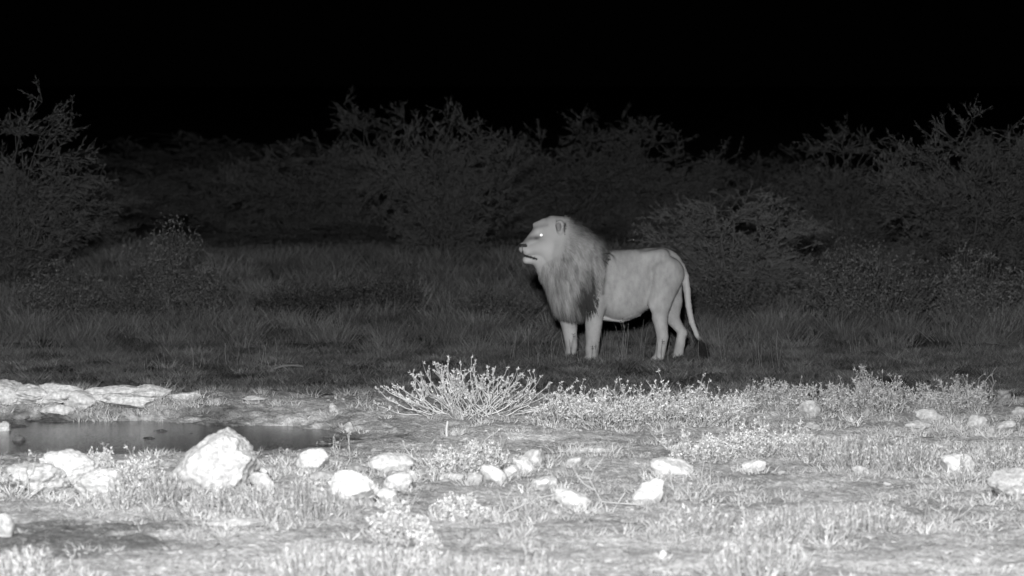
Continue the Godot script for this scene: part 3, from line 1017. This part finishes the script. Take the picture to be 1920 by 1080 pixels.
func mane_depth(u: float, v: float) -> float:     # > 0 where the mane grows
	if v > 604.0:
		return -1.0
	# behind the cheek line, before the shoulder line
	var front := 1057.0
	if v > 440.0:
		front = 1057.0 - (v - 440.0) * 0.4
	if v > 474.0:
		front = 1043.0 - (v - 474.0) * 1.6
	var back := 1140.0
	if v > 480.0:
		back = 1137.0 - (v - 480.0) * 0.22
	if v < 468.0:
		back = 1150.0
	var low := 592.0 - 0.15 * absf(u - 1075.0)
	return minf(minf(u - front, back - u), low - v)

func lion_tone(u: float, v: float, z: float, normal: Vector3) -> float:
	var n := fur_noise.get_noise_3d(u * 0.5, v * 0.35, z * 60.0)
	var n2 := fur_noise.get_noise_3d(u * 2.6, v * 1.1, z * 200.0)
	var n3 := fur_noise.get_noise_3d(u * 1.1 + 200.0, v * 0.7, z * 30.0)
	var g := 0.36 * (1.0 + 0.22 * n + 0.14 * n2 + 0.20 * n3)
	# paler belly, groin and inner legs
	if near_line(u, v, Vector2(1135, 593), Vector2(1165, 599)) < 5.0 or near_line(u, v, Vector2(1165, 599), Vector2(1195, 587)) < 5.0:
		g = 0.50
	g += 0.13 * exp(-pow(Vector2(u - 1218.0, v - 568.0).length() / 12.0, 2.0))
	g += 0.06 * exp(-pow((v - 620.0) / 30.0, 2.0))
	# shade of the groove behind the shoulder, painted as a dark streak
	g -= (0.2 + 0.1 * n) * exp(-pow(near_line(u, v, Vector2(1136, 478), Vector2(1130, 545)) / (3.2 + 2.0 * n2), 2.0))
	# tail
	if u > 1286.0 and v > 500.0:
		g = lerpf(0.44, 0.03, smoothstep(624.0, 636.0, v))
	# head markings
	if u < 1066.0 and v < 505.0:
		g = 0.40 + 0.03 * n
		g += 0.09 * exp(-pow(Vector2(u - 1022.0, v - 465.0).length() / 20.0, 2.0))
		g += 0.10 * exp(-pow(Vector2(u - 990.0, v - 468.0).length() / 7.0, 2.0))
		g += 0.14 * exp(-pow(Vector2((u - 990.0) * 0.6, v - 485.0).length() / 6.0, 2.0))
		g += 0.08 * exp(-pow(Vector2(u - 1008.0, v - 430.0).length() / 5.0, 2.0))
		g -= 0.32 * exp(-pow(Vector2((u - 1006.0) * 0.6, (v - 442.0) * 1.3).length() / 6.0, 2.0))     # dark patch before the eye
		g -= 0.18 * exp(-pow(near_line(u, v, Vector2(984, 450), Vector2(994, 443)) / 4.5, 2.0))
		g -= 0.11 * exp(-pow(near_line(u, v, Vector2(1000, 424), Vector2(1026, 418)) / 3.5, 2.0))      # shade in the crease of the brow tuft, painted dark
		if near_line(u, v, Vector2(975, 456), Vector2(986, 456)) < 3.2:       # nose pad
			g = 0.05
		if near_line(u, v, Vector2(979, 458), Vector2(981, 472)) < 1.3:
			g = 0.10
		if near_line(u, v, Vector2(977, 473.5), Vector2(1006, 481)) < 2.1:      # dark lips
			g = 0.035
		var ear := Vector2((u - 1047.0) / 7.0, (v - 421.0) / 11.0).length()
		if ear < 0.8 and z > 0.08:
			g = 0.24
	# the back of the ear is black
	if Vector2((u - 1059.0) / 1.7, (v - 424.0) / 12.0).length() < 1.0 and z > 0.05:
		g = 0.10
	return clampf(g, 0.03, 0.6)

func mane_tone(u: float, v: float, z: float) -> float:
	var n := fur_noise.get_noise_3d(u * 2.4, v * 0.6, z * 120.0)
	var n2 := fur_noise.get_noise_3d(u * 0.5 + 40.0, v * 0.4, z * 20.0)
	var g := 0.265 + 0.14 * n + 0.08 * n2 - 0.07 * smoothstep(500.0, 560.0, v + 30.0 * n2)
	g += 0.06 * exp(-pow(Vector2(u - 1075.0, v - 470.0).length() / 22.0, 2.0))
	g += 0.10 * exp(-pow(Vector2((u - 1062.0) * 1.4, (v - 545.0) * 0.6).length() / 16.0, 2.0))
	g -= 0.30 * exp(-pow(Vector2((u - 1104.0) / 18.0, (v - 568.0) / 26.0).length(), 2.0))
	g -= 0.17 * exp(-pow(Vector2((u - 1103.0) / 15.0, (v - 520.0) / 28.0).length(), 2.0))
	g -= 0.25 * exp(-pow(Vector2((u - 1137.0) / 10.0, (v - 484.0) / 14.0).length(), 2.0))
	g -= 0.12 * exp(-pow(near_line(u, v, Vector2(1075, 412), Vector2(1140, 460)) / 15.0, 2.0))
	g -= 0.10 * exp(-pow(near_line(u, v, Vector2(1052, 590), Vector2(1100, 592)) / 9.0, 2.0))
	g -= 0.12 * exp(-pow(near_line(u, v, Vector2(1060, 436), Vector2(1056, 480)) / 4.0, 2.0))
	return clampf(g, 0.045, 0.5)

func make_lion() -> void:
	field.resize(gn.x * gn.y * gn.z)
	field.fill(1.0)
	fur_noise.frequency = 0.05
	fur_noise.fractal_octaves = 3
	# trunk: deep chest, belly drawn up to the flank, rounded rump
	bone(1105, 520, 0, 60, 1165, 531, 0, 64, 1.48, 0.04)
	bone(1165, 531, 0, 64, 1190, 522, 0, 57, 1.52, 0.04)
	bone(1190, 522, 0, 57, 1243, 503, 0, 40, 1.95, 0.04)
	bone(1208, 483, 0.075, 15, 1240, 478, 0.08, 16, 1.0, 0.04)
	bone(1215, 480, -0.05, 18, 1240, 478, -0.06, 17, 1.0, 0.05)
	bone(1130, 588, 0, 9, 1165, 595, 0, 6, 1.0, 0.012)
	bone(1165, 595, 0, 6, 1198, 583, 0, 6, 1.0, 0.012)
	# the blade of the shoulder
	bone(1140, 482, 0.17, 10, 1128, 525, 0.215, 10, 1.0, 0.04)
	# haunches
	bone(1250, 510, 0.10, 33, 1236, 560, 0.135, 23, 1.3, 0.03)
	bone(1248, 510, -0.09, 34, 1258, 562, -0.11, 22, 1.35, 0.035)
	# near hind leg
	bone(1238, 556, 0.12, 22, 1237, 592, 0.13, 13.5, 1.2, 0.03)
	bone(1237, 592, 0.13, 14.5, 1242, 627, 0.13, 10.5, 1.0, 0.02)
	bone(1242, 627, 0.13, 10.5, 1237, 660, 0.13, 9.4, 1.0, 0.015)
	bone(1237, 664, 0.13, 8.5, 1227, 670, 0.13, 7.5, 0.8, 0.015)
	# far hind leg, set back, its hock standing out
	bone(1260, 562, -0.11, 20, 1263, 596, -0.12, 12.5, 1.2, 0.03)
	bone(1263, 596, -0.12, 12.5, 1281, 622, -0.12, 8.0, 1.0, 0.018)
	bone(1281, 622, -0.12, 9.5, 1274, 656, -0.12, 9.2, 1.0, 0.015)
	bone(1275, 662, -0.12, 8.5, 1264, 670, -0.12, 7.5, 0.8, 0.015)
	# shoulders and forelegs
	bone(1128, 500, 0.15, 30, 1118, 560, 0.16, 21, 1.3, 0.035)
	bone(1118, 560, 0.16, 21, 1113, 602, 0.16, 14.5, 1.1, 0.03)
	bone(1113, 602, 0.16, 15.5, 1110, 650, 0.16, 12.4, 1.0, 0.02)
	bone(1110, 650, 0.16, 12.4, 1109, 664, 0.16, 11.4, 1.0, 0.015)
	bone(1109, 667, 0.16, 10.5, 1101, 671, 0.165, 8.5, 0.8, 0.015)
	bone(1110, 520, -0.15, 30, 1078, 560, -0.15, 20, 1.3, 0.035)
	bone(1078, 560, -0.15, 20, 1067, 600, -0.13, 15.5, 1.1, 0.03)
	bone(1067, 600, -0.13, 16.0, 1072, 645, -0.13, 11.0, 1.0, 0.02)
	bone(1072, 645, -0.13, 11.0, 1071, 664, -0.13, 10.0, 1.0, 0.015)
	bone(1071, 667, -0.13, 9.5, 1063, 671, -0.13, 8.0, 0.8, 0.015)
	# toes of the near paws
	for s in [-0.03, -0.01, 0.012, 0.032]:
		bone(1102, 671, 0.165 + s, 4.2, 1096, 673, 0.165 + s, 3.6, 1.0, 0.006)
		bone(1228, 671, 0.13 + s, 3.8, 1221, 673, 0.13 + s, 3.4, 1.0, 0.006)
		bone(1064, 671, -0.13 + s, 3.8, 1058, 673, -0.13 + s, 3.4, 1.0, 0.006)
		bone(1264, 671, -0.12 + s, 3.8, 1258, 673, -0.12 + s, 3.4, 1.0, 0.006)
	# neck and the mass of the mane
	bone(1052, 438, 0.01, 34, 1098, 478, 0, 42, 1.15, 0.05)
	bone(1070, 470, 0.02, 46, 1088, 520, 0.02, 52, 1.15, 0.05)
	bone(1088, 520, 0.02, 50, 1076, 556, 0.02, 36, 1.15, 0.05)
	bone(1098, 478, 0, 38, 1125, 500, 0, 34, 1.15, 0.05)
	bone(1040, 510, 0.03, 26, 1058, 556, 0.03, 28, 1.1, 0.04)
	# head, turned a little towards the viewer
	blob(1036, 432, 0.03, 27, 1.15, 0.03)
	bone(1026, 462, 0.05, 24, 1034, 476, 0.04, 22, 1.05, 0.03)
	bone(1036, 424, 0.03, 22, 1012, 426, 0.05, 12, 0.9, 0.02)
	bone(1012, 434, 0.055, 15, 986, 455, 0.085, 7.5, 1.0, 0.02)
	bone(1014, 460, 0.06, 17.5, 990, 465, 0.085, 11.0, 0.92, 0.02)
	bone(985, 462, 0.085, 8.5, 980, 463, 0.09, 7.0, 0.8, 0.012)
	bone(988, 455, 0.085, 6.0, 979, 456, 0.09, 4.8, 0.85, 0.01)
	bone(1014, 480, 0.055, 14, 988, 483, 0.08, 8.0, 0.95, 0.015)
	bone(1005, 419, 0.045, 6, 1020, 415, 0.035, 9, 0.9, 0.02)
	bone(1036, 415, 0.03, 13, 1052, 417, 0.02, 14, 0.9, 0.03)
	bone(1015, 490, 0.05, 14, 1022, 506, 0.04, 13, 1.0, 0.03)
	# ears
	bone(1051, 430, 0.165, 6.5, 1050, 416, 0.185, 8.0, 1.0, 0.012)
	bone(1049, 428, -0.11, 6.5, 1049, 413, -0.13, 8.0, 1.0, 0.012)
	bone(1047, 426, 0.225, 4.5, 1046, 417, 0.235, 5.5, 0.9, 0.008, true)
	# the hollow flank before the thigh, and behind the shoulder
	bone(1143, 495, 0.30, 9, 1137, 570, 0.30, 9, 1.0, 0.06, true)
	# the eye's hollow
	bone(1004, 440, 0.185, 5, 1014, 438, 0.19, 4.5, 0.9, 0.015, true)
	# tail
	var tail: Array = [[1276, 497, 0.0, 9], [1284, 515, 0.02, 7.5], [1288, 540, 0.04, 6.5], [1291, 570, 0.05, 5.6], [1297, 600, 0.06, 5.0], [1307, 625, 0.06, 4.2], [1316, 642, 0.06, 3.8], [1322, 655, 0.06, 3.8]]
	for k in tail.size() - 1:
		var p: Array = tail[k]
		var q: Array = tail[k + 1]
		bone(p[0], p[1], p[2], p[3], q[0], q[1], q[2], q[3], 1.0, 0.015)
	# surface nets
	var m := Shape.new()
	var index := PackedInt32Array()
	index.resize(field.size())
	index.fill(-1)
	var sx := 1
	var sy := gn.x
	var sz := gn.x * gn.y
	var corner := [0, sx, sy, sx + sy, sz, sx + sz, sy + sz, sx + sy + sz]
	var edges := [[0, 1], [2, 3], [4, 5], [6, 7], [0, 2], [1, 3], [4, 6], [5, 7], [0, 4], [1, 5], [2, 6], [3, 7]]
	var cp := [Vector3(0, 0, 0), Vector3(1, 0, 0), Vector3(0, 1, 0), Vector3(1, 1, 0), Vector3(0, 0, 1), Vector3(1, 0, 1), Vector3(0, 1, 1), Vector3(1, 1, 1)]
	for z in gn.z - 1:
		for y in gn.y - 1:
			var at := z * sz + y * sy
			for x in gn.x - 1:
				var o := at + x
				if absf(field[o]) > 0.04:
					continue
				var inside := 0
				for k in 8:
					if field[o + corner[k]] < 0.0:
						inside += 1
				if inside == 0 or inside == 8:
					continue
				var sum := Vector3.ZERO
				var count := 0
				for e in edges:
					var fa := field[o + corner[e[0]]]
					var fb := field[o + corner[e[1]]]
					if (fa < 0.0) != (fb < 0.0):
						sum += (cp[e[0]] as Vector3).lerp(cp[e[1]], fa / (fa - fb))
						count += 1
				var grad := Vector3.ZERO
				for k in 8:
					grad += ((cp[k] as Vector3) - Vector3.ONE * 0.5) * field[o + corner[k]]
				index[o] = m.point(g0 + (Vector3(x, y, z) + sum / count) * cell, grad.normalized(), Color.WHITE)
	for z in range(1, gn.z - 1):
		for y in range(1, gn.y - 1):
			var at := z * sz + y * sy
			for x in range(1, gn.x - 1):
				var o := at + x
				if index[o] < 0:
					continue
				var f := field[o] < 0.0
				for axis in 3:
					var step: int = [sx, sy, sz][axis]
					if (field[o + step] < 0.0) == f:
						continue
					var b: int = [sy, sz, sx][axis]
					var c: int = [sz, sx, sy][axis]
					var i0 := index[o]
					var i1 := index[o - b]
					var i2 := index[o - b - c]
					var i3 := index[o - c]
					if i1 < 0 or i2 < 0 or i3 < 0:
						continue
					if f:
						m.tri(i0, i2, i1); m.tri(i0, i3, i2)
					else:
						m.tri(i0, i1, i2); m.tri(i0, i2, i3)
	var mane := Shape.new()
	var fur := Shape.new()
	var r := RandomNumberGenerator.new()
	r.seed = 12
	for k in m.v.size():
		var p := m.v[k]
		var u := p.x / U + 1150.0
		var v := 677.0 - p.y / U
		var n := m.n[k]
		var depth := mane_depth(u, v)
		var g := lion_tone(u, v, p.z, n)
		var on_leg := v > 575.0 and (u > 1098.0 and p.z > 0.09)
		if on_leg:
			depth = -1.0
		if depth > 0.0:
			g = lerpf(g, mane_tone(u, v, p.z), smoothstep(0.0, 14.0, depth))
		m.c[k] = grey(g)
		if depth > 0.0 and r.randf() < 0.75:
			# hair of the mane: away from the face, then down
			var out := Vector3(u - 1022.0, 455.0 - v, 0).normalized()
			var flow := (out * 0.75 + Vector3(0.25, -0.85, 0.0) * (0.5 + 0.7 * smoothstep(430.0, 520.0, v)) + Vector3(r.randfn(), r.randfn(), r.randfn()) * 0.16)
			var lock := Vector3(fur_noise.get_noise_3d(u * 5.0, v * 2.2, p.z * 300.0), 0.4 * fur_noise.get_noise_3d(u * 5.0 + 70.0, v * 2.2, p.z * 300.0), fur_noise.get_noise_3d(u * 5.0, v * 2.2 + 70.0, p.z * 300.0))
			flow += lock * 0.75
			var stray := 0.55 if r.randf() < 0.08 else 0.22
			flow = (flow - n * flow.dot(n) * 0.85 + n * stray).normalized()
			var size := r.randf_range(0.05, 0.12) * (0.45 + 0.55 * smoothstep(0.0, 22.0, depth)) * (1.0 + 1.0 * smoothstep(545.0, 585.0, v))
			var tone := mane_tone(u + flow.x * size * 60.0, v - flow.y * size * 60.0, p.z) * r.randf_range(0.78, 1.22)
			if u < 1075.0:
				tone = lerpf(0.37, tone, smoothstep(0.0, 16.0, depth))
			var side := flow.cross(n).normalized()
			var droop := Vector3(0, -0.3, 0)
			var pts := PackedVector3Array([p - n * 0.01, p + flow * size * 0.4 + n * 0.004, p + (flow + droop * 0.4).normalized() * size * 0.75, p + (flow + droop).normalized() * size])
			mane.blade(pts, side, r.randf_range(0.0025, 0.005), n, grey(tone))
		elif r.randf() < 0.35 and v < 660.0 and not (u < 1040.0 and v < 500.0):
			# short coat, lying backwards and down
			var flow := Vector3(0.55, -0.75, 0) + Vector3(r.randfn(), r.randfn(), r.randfn()) * 0.12
			flow = (flow - n * flow.dot(n) + n * 0.22).normalized()
			var size := r.randf_range(0.012, 0.024)
			fur.blade(PackedVector3Array([p - n * 0.004, p + flow * size * 0.6, p + flow * size]), flow.cross(n).normalized(), 0.003, n, grey(g * r.randf_range(0.85, 1.15)))
	# tassel of the tail
	var tuft := Shape.new()
	for k in 800:
		var t := r.randf()
		var p := at_uv(lerpf(1310, 1322, t), lerpf(634, 656, t), 0.06) + Vector3(r.randfn(), r.randfn(), r.randfn()) * 0.010 * (0.5 + 1.3 * t)
		var flow := (Vector3(0.32, -0.9, 0) + Vector3(r.randfn(), r.randfn(), r.randfn()) * 0.22).normalized()
		var q := p + flow * r.randf_range(0.05, 0.10)
		q.y = maxf(q.y, 0.012)
		var side := flow.cross(Vector3(r.randfn(), r.randfn(), r.randfn())).normalized()
		tuft.blade(PackedVector3Array([p, p.lerp(q, 0.5) + side * 0.003, q]), side, 0.006, side.cross(flow), grey(0.02))
	var coat := painted(0.85)
	var o := thing("lion", "male lion with a full mane standing in profile, facing left", "lion", on(1.09, 42.0, 0.012))
	part("body", m.mesh(), coat, o)
	part("coat", fur.mesh(), coat, o)
	part("mane", mane.mesh(), coat, o)
	part("tail_tuft", tuft.mesh(), coat, o)
	# the near eye: a wet ball whose mirror-like back layer throws the lamp's light back
	var ball := Shape.new()
	for p in ico_v[3]:
		ball.point((p as Vector3) * 0.016, p, Color.WHITE)
	for t in ico_f[3]:
		ball.tri(t[0], t[2], t[1])
	var shine := StandardMaterial3D.new()
	shine.albedo_color = grey(0.97)
	shine.metallic = 1.0
	shine.roughness = 0.5
	var eye := part("eye", ball.mesh(), shine, o)
	eye.position = at_uv(1015.0, 436.5, skin_z(1015.0, 436.5) + 0.003)
	eye.scale = Vector3(1.0, 1.0, 0.2)

# ---------------------------------------------------------------- the lamp mast beside the viewing place (out of the picture)

func make_mast(at: Vector3, label: String, tall: float, reach: float, power: float, cone: float) -> void:
	var o := thing("floodlight_mast", label, "lamp mast", Vector3(at.x, ground_at(at.x, -at.z), at.z), "floodlight masts beside the viewing place")
	var steel := StandardMaterial3D.new()
	steel.albedo_color = grey(0.55)
	steel.metallic = 0.8
	steel.roughness = 0.5
	var pole := CylinderMesh.new()
	pole.top_radius = 0.07; pole.bottom_radius = 0.12; pole.height = tall
	part("pole", pole, steel, o).position.y = tall * 0.5
	var glow := StandardMaterial3D.new()
	glow.albedo_color = grey(0.9)
	glow.emission_enabled = true
	glow.emission = Color.WHITE
	glow.emission_energy_multiplier = 4.0
	var arm := BoxMesh.new()
	arm.size = Vector3(0.06, 0.06, reach)
	part("arm", arm, steel, o).position = Vector3(0, tall - 0.08, -reach * 0.5 - 0.09)
	var head := BoxMesh.new()
	head.size = Vector3(0.9, 0.12, 0.7)
	var h := part("lamp_head", head, steel, o)
	h.position = Vector3(0, tall - 0.06, -reach - 0.4)
	var face := BoxMesh.new()
	face.size = Vector3(0.8, 0.01, 0.6)
	var l := part("lens", face, glow, h)
	l.position.y = -0.066
	var s := SpotLight3D.new()
	s.shadow_enabled = true
	s.spot_attenuation = 2.0
	s.light_energy = power
	if cone > 0.0:
		# full cut-off: hangs level, lights the ground out to the rim and no farther
		s.name = numbered("cutoff_floodlight")
		s.position = at + Vector3(0, tall - 0.4, -reach - 0.4)
		s.rotation_degrees.x = -90
		s.spot_range = 90.0
		s.spot_angle = cone
		s.spot_angle_attenuation = 0.035
		s.light_size = 0.4
	else:
		# tipped up: spills out over the grass to the thicket
		h.rotation_degrees.x = 80.0
		s.name = numbered("spill_floodlight")
		s.look_at_from_position(at + Vector3(0, tall - 0.06, -reach - 0.55), Vector3(0.5, 0.6, -44.0))
		s.spot_range = 160.0
		s.spot_angle = 40.0
		s.spot_angle_attenuation = 0.6
		s.light_size = 0.3
	add_child(s)


func _ready() -> void:
	# camera
	var cam := Camera3D.new()
	cam.name = "camera"
	cam.fov = 8.44
	cam.near = 0.1
	cam.far = 2000.0
	cam.position = Vector3(0, 3.0, 0)
	cam.rotation_degrees.x = -3.237
	var lens := CameraAttributesPhysical.new()
	lens.frustum_focal_length = 162.6       # 24 mm high frame, 8.44 degrees
	lens.frustum_focus_distance = 36.5
	lens.frustum_near = 0.1
	lens.frustum_far = 2000.0
	lens.exposure_aperture = 3.4
	cam.attributes = lens
	add_child(cam)
	cam.current = true
	# moonless night sky
	var env := Environment.new()
	env.background_mode = Environment.BG_SKY
	var sky := Sky.new()
	var sm := ProceduralSkyMaterial.new()
	sm.sky_top_color = grey(0.01)
	sm.sky_horizon_color = grey(0.012)
	sm.ground_bottom_color = grey(0.01)
	sm.ground_horizon_color = grey(0.012)
	sm.sun_angle_max = 0.0
	sky.sky_material = sm
	env.sky = sky
	env.background_energy_multiplier = 0.3
	env.tonemap_mode = Environment.TONE_MAPPER_LINEAR
	env.tonemap_exposure = 1.0
	env.sdfgi_enabled = true
	env.ssao_enabled = true
	env.ssil_enabled = true
	var we := WorldEnvironment.new()
	we.name = "night"
	we.environment = env
	add_child(we)
	rng.seed = 20240
	bump.seed = 3
	bump.frequency = 1.0
	bump.fractal_octaves = 3
	patch.seed = 11
	patch.frequency = 1.0
	patch.fractal_octaves = 3
	make_ico()
	make_mast(Vector3(-9.0, 0, 8.0), "tall steel mast with a floodlight left of the viewing place", 20.0, 0.8, 3800.0, 65.8)
	make_mast(Vector3(6.0, 0, 8.0), "added tall steel mast with a fill floodlight right of the viewing place", 20.0, 0.8, 1900.0, 65.3)  # added unseen lamp that fills and softens the foreground shadows
	make_mast(Vector3(-0.4, 0, 1.4), "short steel post with a spill floodlight beside the viewing place", 4.6, 0.55, 1380.0, 0.0)
	make_ground()
	make_water()
	make_lion()
	make_stones()
	make_bushes()
	make_dwarfs()
	make_dead_wood()
	make_grass()
